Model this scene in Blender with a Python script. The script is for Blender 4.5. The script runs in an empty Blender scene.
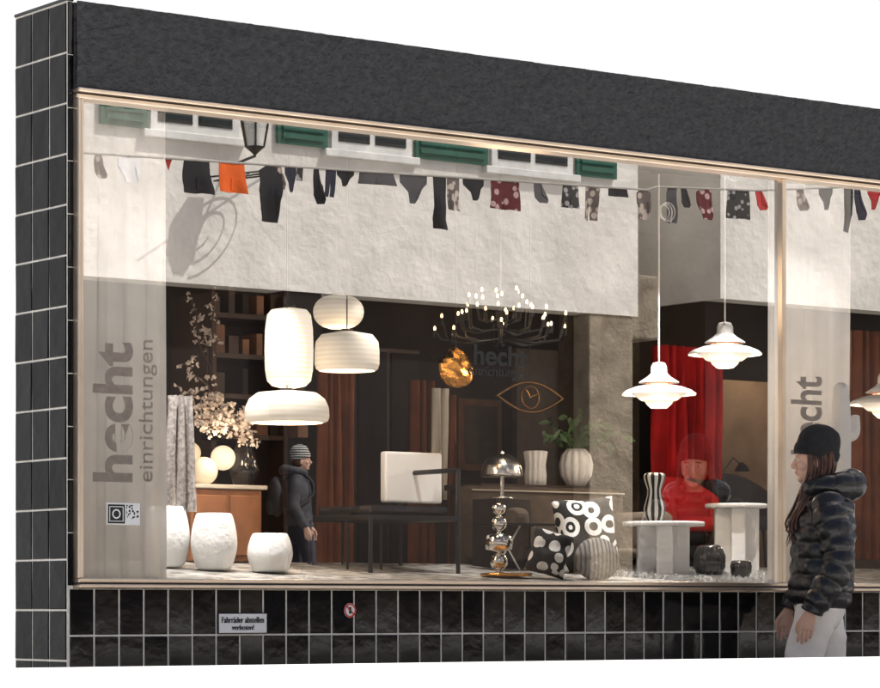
import bpy, bmesh, math, random
from mathutils import Vector, Matrix, noise
random.seed(7)
sc = bpy.context.scene
# ------------------------------------------------------------------ image coordinates
# World: X along the shop front, Y into the shop (street is -Y), Z up, metres.
EYE = Vector((-6.0, -10.84, 0.87)); YAW = math.radians(36.05); F = 3000.0
FW = Vector((math.cos(math.radians(53.95)), math.sin(math.radians(53.95)), 0)); RT = Vector((FW.y, -FW.x, 0))
def S(u, v, y):
    """image pixel (u, v) projected back from the camera -> position on the vertical plane at depth y"""
    d = FW + RT*((u-440)/F) + Vector((0, 0, (608-v)/F))
    return EYE + d*((y-EYE.y)/d.y)
def K(u, y):
    a = (u-440)/F
    return F*(FW.y+RT.y*a)/(y-EYE.y)
def R(u, v, D):
    p = S(u, v, D); return Vector((p.x, -p.y, p.z))
def fz(y): return 0.975+0.09*(min(y, 1.4)-0.1)
# ------------------------------------------------------------------ materials
def M(name, col, rough=.6, metal=0, ns=6, var=.15, bump=0, bs=60, emit=None, es=0, coat=0, dist=.01, spec=.5):
    m = bpy.data.materials.new(name); m.use_nodes = True
    nt = m.node_tree; b = nt.nodes['Principled BSDF']
    tc = nt.nodes.new('ShaderNodeTexCoord')
    n = nt.nodes.new('ShaderNodeTexNoise'); n.inputs['Scale'].default_value = ns; n.inputs['Detail'].default_value = 6
    nt.links.new(tc.outputs['Object'], n.inputs['Vector'])
    r = nt.nodes.new('ShaderNodeValToRGB')
    r.color_ramp.elements[0].position = .3; r.color_ramp.elements[1].position = .7
    r.color_ramp.elements[0].color = [c*(1-var) for c in col]+[1]
    r.color_ramp.elements[1].color = [min(1, c*(1+var)) for c in col]+[1]
    nt.links.new(n.outputs['Fac'], r.inputs['Fac']); nt.links.new(r.outputs['Color'], b.inputs['Base Color'])
    b.inputs['Roughness'].default_value = rough; b.inputs['Metallic'].default_value = metal
    b.inputs['Coat Weight'].default_value = coat; b.inputs['Specular IOR Level'].default_value = spec
    if bump:
        n2 = nt.nodes.new('ShaderNodeTexNoise'); n2.inputs['Scale'].default_value = bs; n2.inputs['Detail'].default_value = 8
        nt.links.new(tc.outputs['Object'], n2.inputs['Vector'])
        bp = nt.nodes.new('ShaderNodeBump'); bp.inputs['Strength'].default_value = bump; bp.inputs['Distance'].default_value = dist
        nt.links.new(n2.outputs['Fac'], bp.inputs['Height']); nt.links.new(bp.outputs['Normal'], b.inputs['Normal'])
    if emit:
        b.inputs['Emission Color'].default_value = list(emit)+[1]; b.inputs['Emission Strength'].default_value = es
    return m
def stripes(name, c1, c2, scale, axis='X', kind='BANDS', emit=0, rough=.5, thr=.5, soft=.03):
    m = M(name, c1, rough); nt = m.node_tree; b = nt.nodes['Principled BSDF']
    tc = nt.nodes.new('ShaderNodeTexCoord'); w = nt.nodes.new('ShaderNodeTexWave')
    w.wave_type = kind
    if kind == 'BANDS': w.bands_direction = axis
    w.inputs['Scale'].default_value = scale
    nt.links.new(tc.outputs['Object'], w.inputs['Vector'])
    r = nt.nodes.new('ShaderNodeValToRGB')
    r.color_ramp.elements[0].position = thr-soft; r.color_ramp.elements[1].position = thr+soft
    r.color_ramp.elements[0].color = list(c1)+[1]; r.color_ramp.elements[1].color = list(c2)+[1]
    nt.links.new(w.outputs['Fac'], r.inputs['Fac']); nt.links.new(r.outputs['Color'], b.inputs['Base Color'])
    if emit:
        nt.links.new(r.outputs['Color'], b.inputs['Emission Color']); b.inputs['Emission Strength'].default_value = emit
    return m
def vor(name, c1, c2, scale, thr, rings=False):
    m = M(name, c1, .9); nt = m.node_tree; b = nt.nodes['Principled BSDF']
    tc = nt.nodes.new('ShaderNodeTexCoord'); w = nt.nodes.new('ShaderNodeTexVoronoi')
    w.inputs['Scale'].default_value = scale; w.inputs['Randomness'].default_value = .8
    nt.links.new(tc.outputs['Object'], w.inputs['Vector'])
    r = nt.nodes.new('ShaderNodeValToRGB'); r.color_ramp.interpolation = 'CONSTANT'
    e = r.color_ramp.elements
    e[0].position = 0; e[0].color = list(c1)+[1]; e[1].position = thr; e[1].color = list(c2)+[1]
    if rings:
        x = e.new(thr*.35); x.color = list(c2)+[1]; x = e.new(thr*.6); x.color = list(c1)+[1]
    nt.links.new(w.outputs['Distance'], r.inputs['Fac']); nt.links.new(r.outputs['Color'], b.inputs['Base Color'])
    return m
black_tile = M('black_glazed_tile', (.007, .007, .008), .08, 0, 3, .4, .2, 6, dist=.008, spec=.35)
side_tile = M('black_glazed_tile_side', (.006, .006, .007), .12, 0, 3, .4, .4, 9, dist=.01, spec=.14)
grout = M('grout', (.80, .77, .70), .9, 0, 30, .12)
stucco = M('dark_stucco', (.060, .061, .064), .9, 0, 30, .25, 1.0, 60, dist=.022, spec=.3)
bronze = M('champagne_metal', (.80, .66, .52), .28, .85, 4, .12)
white_plaster = M('white_plaster', (.84, .84, .83), .9, 0, 5, .02, .1, 30)
opp_plaster = M('old_lime_plaster', (.80, .765, .71), .95, 0, 1.6, .14, .5, 9, dist=.05)
dark = M('dark_interior', (.030, .019, .014), .8, 0, 1.5, .6)
darkfloor = M('dark_floor', (.04, .028, .02), .5, 0, 3, .4)
ceilm = M('shop_ceiling', (.04, .036, .033), .9)
blackm = M('black_metal', (.008, .008, .008), .4, .0)
opp_dark = M('dark_shopfront', (.012, .009, .008), .6, 0, 1, .5, spec=.2)
sandstone = M('sandstone', (.26, .22, .165), .95, 0, 4, .35, .8, 20, dist=.03)
green = M('green_shutter_paint', (.01, .10, .065), .5)
winw = M('white_window_paint', (.74, .74, .71), .5)
wing = M('window_glass_dark', (.015, .02, .022), .08)
ceramic = M('white_ceramic', (.88, .875, .86), .55, 0, 12, .04, .5, 40)
white = M('white_lacquer', (.86, .855, .84), .35, 0, 6, .03)
wood = M('brown_wood', (.26, .11, .05), .45, 0, 6, .3)
darkwood = M('dark_wood', (.05, .024, .014), .45, 0, 4, .4)
orange_cloth = M('rust_curtain', (.22, .068, .026), .9, 0, 6, .25)
red = M('red_cloth', (.50, .008, .010), .85, 0, 5, .35)
cream = M('cream_cloth', (.6, .56, .49), .9, 0, 8, .08)
taupe = M('taupe_fabric', (.11, .085, .065), .9, 0, 20, .15)
chrome = M('chrome', (.9, .84, .76), .10, 1)
brass = M('crumpled_brass', (.85, .4, .1), .18, 1, 5, .2, 1, 25)
smoke = M('smoked_glass', (.02, .018, .018), .06, 0, coat=.6)
leafm = M('leaf_green', (.05, .10, .03), .5, 0, 20, .4)
bark = M('twig_bark', (.1, .06, .04), .8)
blossom = M('blossom', (.82, .72, .64), .8, 0, 30, .15)
rug = M('cream_rug', (.42, .40, .37), .95, 0, 14, .7, 1, 120, dist=.02)
fur = M('white_fur', (.87, .865, .85), .95, 0, 40, .06, 1, 150, dist=.03)
skinm = M('skin', (.62, .38, .28), .5, 0, 10, .06)
ink = M('beige_lettering', (.52, .45, .39), .7)
inkb = M('black_lettering', (.01, .01, .01), .6)
signw = M('white_sign', (.85, .85, .85), .4, 0, 4, .02)
signr = M('red_print', (.6, .02, .02), .5)
paper = stripes('rice_paper', (.95, .80, .62), (1.0, .92, .78), 14, 'Z', emit=1.1, rough=.9, soft=.3)
papercool = stripes('rice_paper_dim_glow', (.84, .74, .60), (.90, .82, .70), 14, 'Z', emit=.45, rough=.9, soft=.3)  # fainter glow put into the paper itself by emission
globe = M('opal_glass', (1, .9, .75), .4, emit=(1, .80, .55), es=1.1)
globe2 = M('opal_glass_dim', (.9, .8, .65), .4, emit=(1, .78, .52), es=.5)
bulb = M('lit_bulb', (1, .9, .7), .3, emit=(1, .66, .30), es=5)
warmglow = M('lamp_inner_glow', (1, .8, .6), .4, emit=(1, .72, .45), es=3)
def glassmat():
    m = bpy.data.materials.new('shop_window_glass'); m.use_nodes = True; nt = m.node_tree
    for n in list(nt.nodes):
        if n.type != 'OUTPUT_MATERIAL': nt.nodes.remove(n)
    o = nt.nodes['Material Output']; mx = nt.nodes.new('ShaderNodeMixShader'); mx.inputs[0].default_value = .42
    t = nt.nodes.new('ShaderNodeBsdfTransparent'); t.inputs[0].default_value = (1, 1, 1, 1)
    g = nt.nodes.new('ShaderNodeBsdfGlossy'); g.inputs['Roughness'].default_value = 0; g.inputs[0].default_value = (1, 1, 1, 1)
    nt.links.new(t.outputs[0], mx.inputs[1]); nt.links.new(g.outputs[0], mx.inputs[2]); nt.links.new(mx.outputs[0], o.inputs[0])
    return m
glass = glassmat()
def sheer(name, col):
    m = M(name, col, .9); nt = m.node_tree; b = nt.nodes['Principled BSDF']; b.inputs['Alpha'].default_value = .88
    t = nt.nodes.new('ShaderNodeBsdfTranslucent'); t.inputs[0].default_value = list(col)+[1]
    mx = nt.nodes.new('ShaderNodeMixShader'); mx.inputs[0].default_value = .45
    nt.links.new(b.outputs[0], mx.inputs[1]); nt.links.new(t.outputs[0], mx.inputs[2]); nt.links.new(mx.outputs[0], nt.nodes['Material Output'].inputs[0]); return m
sheerw = sheer('sheer_fabric', (.80, .78, .75))
# ------------------------------------------------------------------ mesh helpers
def link(o, parent=None):
    sc.collection.objects.link(o)
    if parent: o.parent = parent
    return o
def E(name, loc=(0, 0, 0), rz=0):
    o = bpy.data.objects.new(name, None); o.location = loc; o.rotation_euler = (0, 0, rz); o.empty_display_size = .1
    return link(o)
def mesh(name, vs, fs, mat, parent=None, smooth=False, loc=None):
    me = bpy.data.meshes.new(name); me.from_pydata([tuple(v) for v in vs], [], fs); me.update()
    if mat: me.materials.append(mat)
    if smooth:
        for p in me.polygons: p.use_smooth = True
    o = bpy.data.objects.new(name, me)
    if loc is not None: o.location = loc
    return link(o, parent)
def bmobj(name, bm, mat, parent=None, smooth=False):
    me = bpy.data.meshes.new(name); bm.normal_update(); bm.to_mesh(me); bm.free(); me.materials.append(mat)
    if smooth:
        for p in me.polygons: p.use_smooth = True
    return link(bpy.data.objects.new(name, me), parent)
def box(name, x0, x1, y0, y1, z0, z1, mat, parent=None, bev=0, seg=2):
    vs = [(x, y, z) for z in (z0, z1) for y in (y0, y1) for x in (x0, x1)]
    o = mesh(name, vs, [(0, 2, 3, 1), (4, 5, 7, 6), (0, 1, 5, 4), (2, 6, 7, 3), (0, 4, 6, 2), (1, 3, 7, 5)], mat, parent)
    if bev:
        b = o.modifiers.new('b', 'BEVEL'); b.width = bev; b.segments = seg
    return o
def lathe(name, x, y, prof, mat, parent=None, seg=40, squash=1):
    z0 = min(p[1] for p in prof)
    vs = []; fs = []
    for r, z in prof:
        for i in range(seg):
            a = 2*math.pi*i/seg; vs.append((max(r, .0005)*math.cos(a), max(r, .0005)*math.sin(a)*squash, z-z0))
    for j in range(len(prof)-1):
        for i in range(seg):
            k = (i+1) % seg; fs.append((j*seg+i, j*seg+k, (j+1)*seg+k, (j+1)*seg+i))
    return mesh(name, vs, fs, mat, parent, True, (x, y, z0))
def lp(name, u, y, prof, mat, parent=None, seg=40, rest=False):
    """profile in image pixels as (half width, height line); rest puts it on the display floor"""
    k = K(u, y); x = S(u, 600, y).x
    p = [(h/k, .87+(608-v)/k) for h, v in prof]
    if rest:
        dz = fz(y)-min(q[1] for q in p)+.001; p = [(a, b+dz) for a, b in p]
    return lathe(name, x, y, p, mat, parent, seg)
def rod(name, p0, p1, r, mat, parent=None, seg=8):
    p0 = Vector(p0); p1 = Vector(p1); d = (p1-p0); q = d.to_track_quat('Z', 'Y').to_matrix()
    vs = []; fs = []
    for t, p in enumerate((p0, p1)):
        for i in range(seg):
            a = 2*math.pi*i/seg; vs.append(p+q@Vector((r*math.cos(a), r*math.sin(a), 0)))
    for i in range(seg): fs.append((i, (i+1) % seg, seg+(i+1) % seg, seg+i))
    fs += [tuple(range(seg))[::-1], tuple(range(seg, 2*seg))]
    return mesh(name, vs, fs, mat, parent, False)
def curve(name, pts, r, mat, parent=None, cyc=False):
    c = bpy.data.curves.new(name, 'CURVE'); c.dimensions = '3D'; c.bevel_depth = r; c.bevel_resolution = 3
    s = c.splines.new('POLY'); s.points.add(len(pts)-1)
    for i, p in enumerate(pts): s.points[i].co = (*p, 1)
    s.use_cyclic_u = cyc; c.materials.append(mat)
    return link(bpy.data.objects.new(name, c), parent)
def curtain(name, u0, u1, v0, v1, y, mat, folds=6, amp=.03, parent=None, flare=0):
    a = S(u0, v0, y); b = S(u1, v1, y); x0, x1 = a.x, b.x; zt = a.z; zb = b.z
    nx = int(folds*10); nz = 14; vs = []; fs = []
    for j in range(nz+1):
        t = j/nz
        for i in range(nx+1):
            s = i/nx; ph = s*folds*2*math.pi
            xx = x0+(x1-x0)*(s+flare*(s-.5)*t)+.006*math.sin(ph*1.7+t*3)
            vs.append((xx, y+amp*(math.sin(ph+.6*math.sin(t*2.3+s*5))+.3*math.sin(2.3*ph+t*2)), zt+(zb-zt)*t))
    for j in range(nz):
        for i in range(nx):
            a = j*(nx+1)+i; fs.append((a, a+1, a+nx+2, a+nx+1))
    return mesh(name, vs, fs, mat, parent, True)
def sweep(bm, pts, rad, n=20, quilt=0, per=.055, ref=Vector((1, 0, 0)), dens=.012):
    P = [Vector(p) for p in pts]; rad = [(r, r) if not isinstance(r, tuple) else r for r in rad]
    seg = [(P[i+1]-P[i]).length for i in range(len(P)-1)]
    out = []; s = 0
    def cr(a, b, c, d, t): return .5*((2*b)+(-a+c)*t+(2*a-5*b+4*c-d)*t*t+(-a+3*b-3*c+d)*t**3)
    for i in range(len(P)-1):
        m = max(2, int(seg[i]/dens)); a = P[max(i-1, 0)]; d = P[min(i+2, len(P)-1)]
        for j in range(m+(1 if i == len(P)-2 else 0)):
            t = j/m; tt = t*t*(3-2*t)
            ra = rad[i][0]+(rad[i+1][0]-rad[i][0])*tt; rb = rad[i][1]+(rad[i+1][1]-rad[i][1])*tt
            out.append((cr(a, P[i], P[i+1], d, t), ra, rb, s+seg[i]*t))
        s += seg[i]
    rings = []
    for i, (c, ra, rb, q) in enumerate(out):
        T = (out[min(i+1, len(out)-1)][0]-out[max(i-1, 0)][0]).normalized()
        A = (ref-T*ref.dot(T)).normalized(); B = T.cross(A)
        f = quilt*(abs(math.sin(math.pi*q/per))**.55) if quilt else 0
        rg = []
        for k in range(n):
            w = 1+(.45*noise.noise(c*14+Vector((k*.5, 0, 0))) if quilt else 0)
            rg.append(bm.verts.new(c+A*(ra+f*w)*math.cos(2*math.pi*k/n)+B*(rb+f*w)*math.sin(2*math.pi*k/n)))
        rings.append(rg)
    for i in range(len(rings)-1):
        for k in range(n): bm.faces.new((rings[i][k], rings[i][(k+1) % n], rings[i+1][(k+1) % n], rings[i+1][k]))
    bm.faces.new(rings[0][::-1]); bm.faces.new(rings[-1])
def ell(bm, c, r, rot=None, seg=24):
    m = Matrix.Translation(c) @ (rot.to_4x4() if rot else Matrix.Identity(4)) @ Matrix.Diagonal((*r, 1))
    bmesh.ops.create_uvsphere(bm, u_segments=seg, v_segments=seg//2, radius=1, matrix=m)
def voxel(o, size, it=3):
    m = o.modifiers.new('r', 'REMESH'); m.mode = 'VOXEL'; m.voxel_size = size; m.use_smooth_shade = True
    s = o.modifiers.new('s', 'SMOOTH'); s.iterations = it; s.factor = .5
def text(name, body, u0, u1, v0, v1, y, mat, parent=None, vert=False, bold=.0):
    c = bpy.data.curves.new(name, 'FONT'); c.body = body; c.size = 1; c.offset = bold; c.extrude = .002
    c.align_x = 'CENTER'; c.align_y = 'CENTER'; c.materials.append(mat)
    o = link(bpy.data.objects.new(name, c), parent); bpy.context.view_layer.update()
    w, h = max(o.dimensions.x, .01), max(o.dimensions.y, .01)
    bb = [Vector(q) for q in o.bound_box]; cx = sum(q.x for q in bb)/8; cy = sum(q.y for q in bb)/8
    p0 = S(u0, v0, y); p1 = S(u1, v1, y); um, vm = (u0+u1)/2, (v0+v1)/2
    W = p1.x-p0.x; Hh = (v1-v0)/K(um, y); c0 = S(um, vm, y)
    rot = Matrix.Rotation(math.pi/2, 4, 'X')
    if vert:
        rot = rot @ Matrix.Rotation(math.pi/2, 4, 'Z'); sx, sy = Hh/w, W/h
    else: sx, sy = W/w, Hh/h
    o.matrix_world = Matrix.Translation(c0) @ rot @ Matrix.Diagonal((sx, sy, 1, 1)) @ Matrix.Translation((-cx, -cy, 0))
    return o
def plight(name, loc, w, col=(1, .8, .6), r=.04, parent=None):
    l = bpy.data.lights.new(name, 'POINT'); l.energy = w; l.color = col; l.shadow_soft_size = r
    o = bpy.data.objects.new(name, l); o.location = loc; return link(o, parent)
def spot(name, loc, tgt, w, ang=70, col=(1, .965, .92), parent=None):
    l = bpy.data.lights.new(name, 'SPOT'); l.energy = w; l.color = col; l.spot_size = math.radians(ang); l.spot_blend = .6; l.shadow_soft_size = .012
    o = bpy.data.objects.new(name, l); o.location = loc
    o.rotation_euler = (Vector(tgt)-Vector(loc)).to_track_quat('-Z', 'Y').to_euler(); return link(o, parent)
# ------------------------------------------------------------------ ground, white backdrop
mesh('ground', [(-120, -120, 0), (160, -120, 0), (160, 120, 0), (-120, 120, 0)], [(0, 1, 2, 3)], M('pale_paving', (.55, .53, .50), .9, 0, 2, .1, .3, 30))
box('added_white_block', -30, 30, -5.2, -1.45, -.01, .659, white_plaster, None, .004)  # white block added to fill the blank strip below the shop front
backdrop_m = bpy.data.materials.new('glowing_backdrop_white'); backdrop_m.use_nodes = True; nt = backdrop_m.node_tree
for n in list(nt.nodes):
    if n.type != 'OUTPUT_MATERIAL': nt.nodes.remove(n)
em = nt.nodes.new('ShaderNodeEmission'); em.inputs[0].default_value = (1, 1, 1, 1); em.inputs[1].default_value = 1.02
nt.links.new(em.outputs[0], nt.nodes['Material Output'].inputs[0])
mesh('white_backdrop', [(-40, 24, -.5), (70, 24, -.5), (70, 24, 13), (-40, 24, 13)], [(0, 1, 2, 3)], backdrop_m)  # glowing white sheet added behind the shop as blank background
# ------------------------------------------------------------------ shop building
shop = E('shop_building')
XR = 9.0; ZT = 3.36
def tiles(name, org, ux, n, uw, z0, rows, th, nrm, gap=.009, mat=black_tile):
    bm = bmesh.new(); org = Vector(org); ux = Vector(ux); nrm = Vector(nrm)
    for i in range(n):
        for j in range(rows):
            a = org+ux*(i*uw+gap/2); z = z0+j*th
            c = a+ux*((uw-gap)/2)+Vector((0, 0, z+th/2)); jit = random.uniform(0, .0006)
            hx = ux*((uw-gap)/2); hz_ = Vector((0, 0, (th-gap)/2)); b = .003
            tilt = nrm*random.uniform(-.0014, .0014); tilt2 = nrm*random.uniform(-.0012, .0012)
            o = [c-hx-hz_, c+hx-hz_, c+hx+hz_, c-hx+hz_]
            hx2 = hx*(1-b/hx.length); hz2 = hz_*(1-b/hz_.length)
            f = [c-hx2-hz2-tilt-tilt2, c+hx2-hz2+tilt-tilt2, c+hx2+hz2+tilt+tilt2, c-hx2+hz2-tilt+tilt2]
            vo = [bm.verts.new(q) for q in o]; vm = [bm.verts.new(q+nrm*.0015) for q in o]; vf = [bm.verts.new(q+nrm*(.004+jit)) for q in f]
            for k in range(4):
                l = (k+1) % 4
                bm.faces.new((vo[k], vo[l], vm[l], vm[k])); bm.faces.new((vm[k], vm[l], vf[l], vf[k]))
            bm.faces.new(vf)
    bmesh.ops.recalc_face_normals(bm, faces=bm.faces)
    return bmobj(name, bm, mat, shop)
box('wall_base_grout', .0, XR, .0, .12, 0, .948, grout, shop)
tiles('wall_base_tiles', (.008, 0, 0), (1, 0, 0), 75, .118, .755-.195*4, 5, .195, (0, -1, 0), .008)
box('pilaster_core', .0, .028, .0, .444, .9485, ZT, grout, shop); box('pilaster_core_low', .0, .028, .121, .444, 0, .948, grout, shop)
tiles('pilaster_side_tiles', (0, .444, 0), (0, -1, 0), 3, .148, ZT-.208*16-.004, 16, .208, (-1, 0, 0), .008, side_tile)
tiles('pilaster_front_tiles', (.0, 0, 0), (1, 0, 0), 1, .03, .96, 11, .218, (0, -1, 0), .004)
box('pilaster_cap', -.006, .028, -.004, .446, ZT+.0005, ZT+.012, blackm, shop)
bm = bmesh.new(); nx = 900; nz = 44
z0, z1 = 3.005, ZT
g = []
for j in range(nz+1):
    row = []
    for i in range(nx+1):
        x = .03+(XR-.03)*i/nx; z = z0+(z1-z0)*j/nz
        d = .006*noise.noise(Vector((x*5, z*9, 0)))+.006*noise.noise(Vector((x*18, z*26, 3)))+.006*noise.noise(Vector((x*50, z*55, 3)))
        row.append(bm.verts.new((x, -.030-d, z)))
    g.append(row)
for j in range(nz):
    for i in range(nx): bm.faces.new((g[j][i], g[j][i+1], g[j+1][i+1], g[j+1][i]))
bmobj('stucco_lintel', bm, stucco, shop, True)
box('lintel_core', .03, XR, -.008, .32, 3.003, ZT-.004, stucco, shop)
# shell
rv = [(.2, .33), (XR, .33), (XR, 3.5), (1.86, 3.5)]
mesh('roof', [(x, y, 3.2) for x, y in rv]+[(x, y, 3.3) for x, y in rv], [(3, 2, 1, 0), (4, 5, 6, 7), (0, 1, 5, 4), (1, 2, 6, 5), (2, 3, 7, 6), (3, 0, 4, 7)], ceilm, shop)
box('back_wall', 1.86, XR, 3.4, 3.5, 0, 3.199, dark, shop)
box('end_wall', XR, XR+.1, 0, 3.5, 0, 3.3, dark, shop)
mesh('angled_side_wall', [(.03, .445, 0), (1.8, 3.5, 0), (1.8, 3.5, 3.3), (.03, .445, 3.3), (.13, .445, 0), (1.858, 3.45, 0), (1.858, 3.45, 3.3), (.13, .445, 3.3)],
     [(0, 1, 2, 3), (4, 7, 6, 5), (0, 3, 7, 4), (1, 5, 6, 2)], white_plaster, shop)
mesh('ceiling', [(.13, .321, 3.19), (XR, .321, 3.19), (XR, 3.4, 3.19), (1.84, 3.4, 3.19)], [(0, 1, 2, 3)], ceilm, shop)
box('shop_floor', 1.9, XR, 1.4, 3.4, .85, .93, darkfloor, shop)
mesh('display_platform', [(.14, .1, .975), (XR, .1, .975), (XR, 1.4, fz(1.4)), (.75, 1.4, fz(1.4)), (.14, .1, .6), (XR, .1, .6), (XR, 1.4, .6), (.75, 1.4, .6)],
     [(0, 1, 2, 3), (0, 4, 5, 1), (2, 6, 7, 3), (0, 3, 7, 4)], rug, shop)
# window frame
wf = E('shop_window')
xm = S(783, 400, 0).x
gapm = M('frame_shadow_gap', (.05, .04, .035), .7)
def frame(x0, x1, z0, z1, n, y0=-.035, y1=.07, b=.004, m=None):
    box(n, x0, x1, y0, y1, z0, z1, m or bronze, wf, b)
frame(.03, XR, 2.9865, 3.004, 'frame_top_outer', -.045)
frame(.03, XR, 2.9805, 2.986, 'frame_gap', -.02, .07, 0, gapm)
frame(.03, XR, 2.962, 2.980, 'frame_top_inner', -.028)
frame(.03, XR, .952, .967, 'sill_lower', -.06)
frame(.03, XR, .9675, .9735, 'sill_gap', -.035, .07, 0, gapm)
frame(.03, XR, .974, .992, 'sill_upper', -.045)
frame(.03, .044, .9925, 2.9615, 'jamb_outer', -.04)
frame(.0442, .0478, .9925, 2.9615, 'jamb_gap', -.02, .07, 0, gapm)
frame(.048, .063, .9925, 2.9615, 'jamb_inner', -.028)
frame(xm-.012, xm+.012, .9925, 2.9615, 'mullion', -.010, .026, .003)
for nm, a, b in (('glass_pane', .063, xm-.012), ('glass_pane_side', xm+.012, XR-.02)):
    mesh(nm, [(a, .02, .985), (b, .02, .985), (b, .02, 2.97), (a, .02, 2.97)], [(0, 1, 2, 3)], glass, wf)
# ------------------------------------------------------------------ lettering & signs
lg = E('window_lettering')
text('big_word', 'hecht', 93, 133, 342, 482, .024, ink, lg, True, .03)
text('small_word', 'einrichtungen', 139, 157, 340, 482, .024, ink, lg, True)
lg2 = E('window_lettering')
text('word', 'hecht', 474, 528, 346, 366, .012, inkb, lg2, False, .02)
text('word_small', 'einrichtungen', 468, 528, 367, 379, .012, inkb, lg2)
lg3 = E('window_lettering')
text('big_word', 'hecht', 791, 822, 376, 455, .024, ink, lg3, True, .02)
def plate(name, u0, u1, v0, v1, y, mat, parent, th=.004):
    a = S(u0, v1, y); um = (u0+u1)/2; vm = (v0+v1)/2; c = S(um, vm, y); h = (v1-v0)/K(um, y)/2; b = S(u1, v0, y)
    return box(name, a.x, b.x, y, y+th, c.z-h, c.z+h, mat, parent, .001)
sg = E('no_bicycle_parking_sign')
plate('plate_border', 218.5, 267.5, 613, 634, -.012, inkb, sg); plate('plate', 219.3, 266.7, 614, 633, -.0145, signw, sg)
text('line_1', 'Fahrräder abstellen', 222, 264, 617, 623, -.0165, inkb, sg)
text('line_2', 'verboten!', 232, 254, 625, 630, -.0165, inkb, sg)
st = E('prohibition_sticker'); c = S(350, 610.5, -.012)
def disc(name, c, r, y, mat, parent, ring=0):
    n = 40; vs = []; fs = []
    for i in range(n):
        a = 2*math.pi*i/n; vs.append((c.x+r*math.cos(a), y, c.z+r*math.sin(a))); vs.append((c.x+ring*math.cos(a), y, c.z+ring*math.sin(a)))
    for i in range(n):
        j = (i+1) % n; fs.append((2*i, 2*j, 2*j+1, 2*i+1))
    if not ring: vs = vs[0::2]; fs = [tuple(range(n))]
    return mesh(name, vs, fs, mat, parent)
disc('white_disc', c, .032, -.012, signw, st); disc('red_ring', c, .031, -.0135, signr, st, .024)
rod('red_bar', c+Vector((-.02, -.003, .02)), c+Vector((.02, -.003, -.02)), .003, signr, st)
rod('cone_mark', c+Vector((0, -.002, -.014)), c+Vector((0, -.002, .014)), .005, inkb, st)
ig = E('window_sticker')
plate('sticker_back', 107, 140, 503, 525, .015, signw, ig, .002); plate('sticker_black', 108.2, 125, 504.5, 523.5, .0125, inkb, ig, .002)
c = S(116.5, 514, .01); disc('camera_icon', c, .02, .0105, signw, ig, .014)
curve('camera_icon_body', [(c.x+dx, .0105, c.z+dz) for dx, dz in ((-.032, -.03), (.032, -.03), (.032, .03), (-.032, .03))], .0025, signw, ig, True)
plate('sticker_code', 126.5, 138.8, 505, 519, .0125, vor('code_pattern', (.01, .01, .01), (.85, .85, .85), 90, .45), ig, .002)
# ------------------------------------------------------------------ display: left part
curtain('sheer_curtain', 80, 166, 70, 592, .30, sheerw, 4, .012)
curtain('sheer_curtain', 786, 849, 150, 592, .30, sheerw, 3, .012)
curtain('sheer_curtain', 768, 780, 150, 592, .34, sheerw, 1, .01)
wv = M('woven_grey', (.30, .27, .25), .95, 0, 60, .5)
curtain('woven_throw', 168, 190, 395, 512, .9, wv, 3, .02, flare=.5)
def stool(u, y, hw, vt, vb):
    h = vb-vt
    bmp = [(0, vb), (hw*.66, vb), (hw*.80, vb-h*.08), (hw*.97, vb-h*.36), (hw, vb-h*.5), (hw*.93, vb-h*.74), (hw*.78, vb-h*.96), (hw*.7, vt), (hw*.5, vt+1), (0, vt+1.5)]
    o = lp('ceramic_stool', u, y, bmp, ceramic, None, 14, True)
    s = o.modifiers.new('s', 'SUBSURF'); s.levels = 2; s.render_levels = 2
    return o
stool(167, .95, 24, 507, 569); stool(214, .8, 24.5, 513, 571); stool(270, .7, 24, 531, 571)
sb = E('sideboard')
a = S(191, 488, 1.3); b = S(262, 560, 1.3)
box('carcass', a.x, b.x, 1.3, 1.75, 1.09, a.z, wood, sb, .008)
box('top', a.x-.02, b.x+.02, 1.28, 1.77, a.z, a.z+.02, cream, sb, .004)
for i in range(2):
    xx = a.x+(b.x-a.x)*(.05+.48*i); box('door_%d' % i, xx, xx+(b.x-a.x)*.42, 1.287, 1.299, 1.12, a.z-.03, wood, sb, .004)
gl = E('globe_table_lamp')
for i, (u, v, r, y) in enumerate(((204, 471, 14, 1.36), (223, 458, 12.5, 1.5), (190, 453, 11, 1.62))):
    p = S(u, v, y); rr = r/K(u, y)
    lathe('globe_%d' % i, p.x, y, [(rr*math.sin(t*math.pi/16), p.z-rr*math.cos(t*math.pi/16)) for t in range(17)], (globe2, globe, globe2)[i], gl)
p = S(204, 470, 1.4); lathe('base', p.x+.02, 1.5, [(.0, a.z+.021), (.08, a.z+.021), (.08, a.z+.035), (.01, a.z+.04), (.01, a.z+.12)], brass, gl)
plight('glow', S(222, 440, 1.2), 4, (1, .75, .5), .05, gl)
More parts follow.
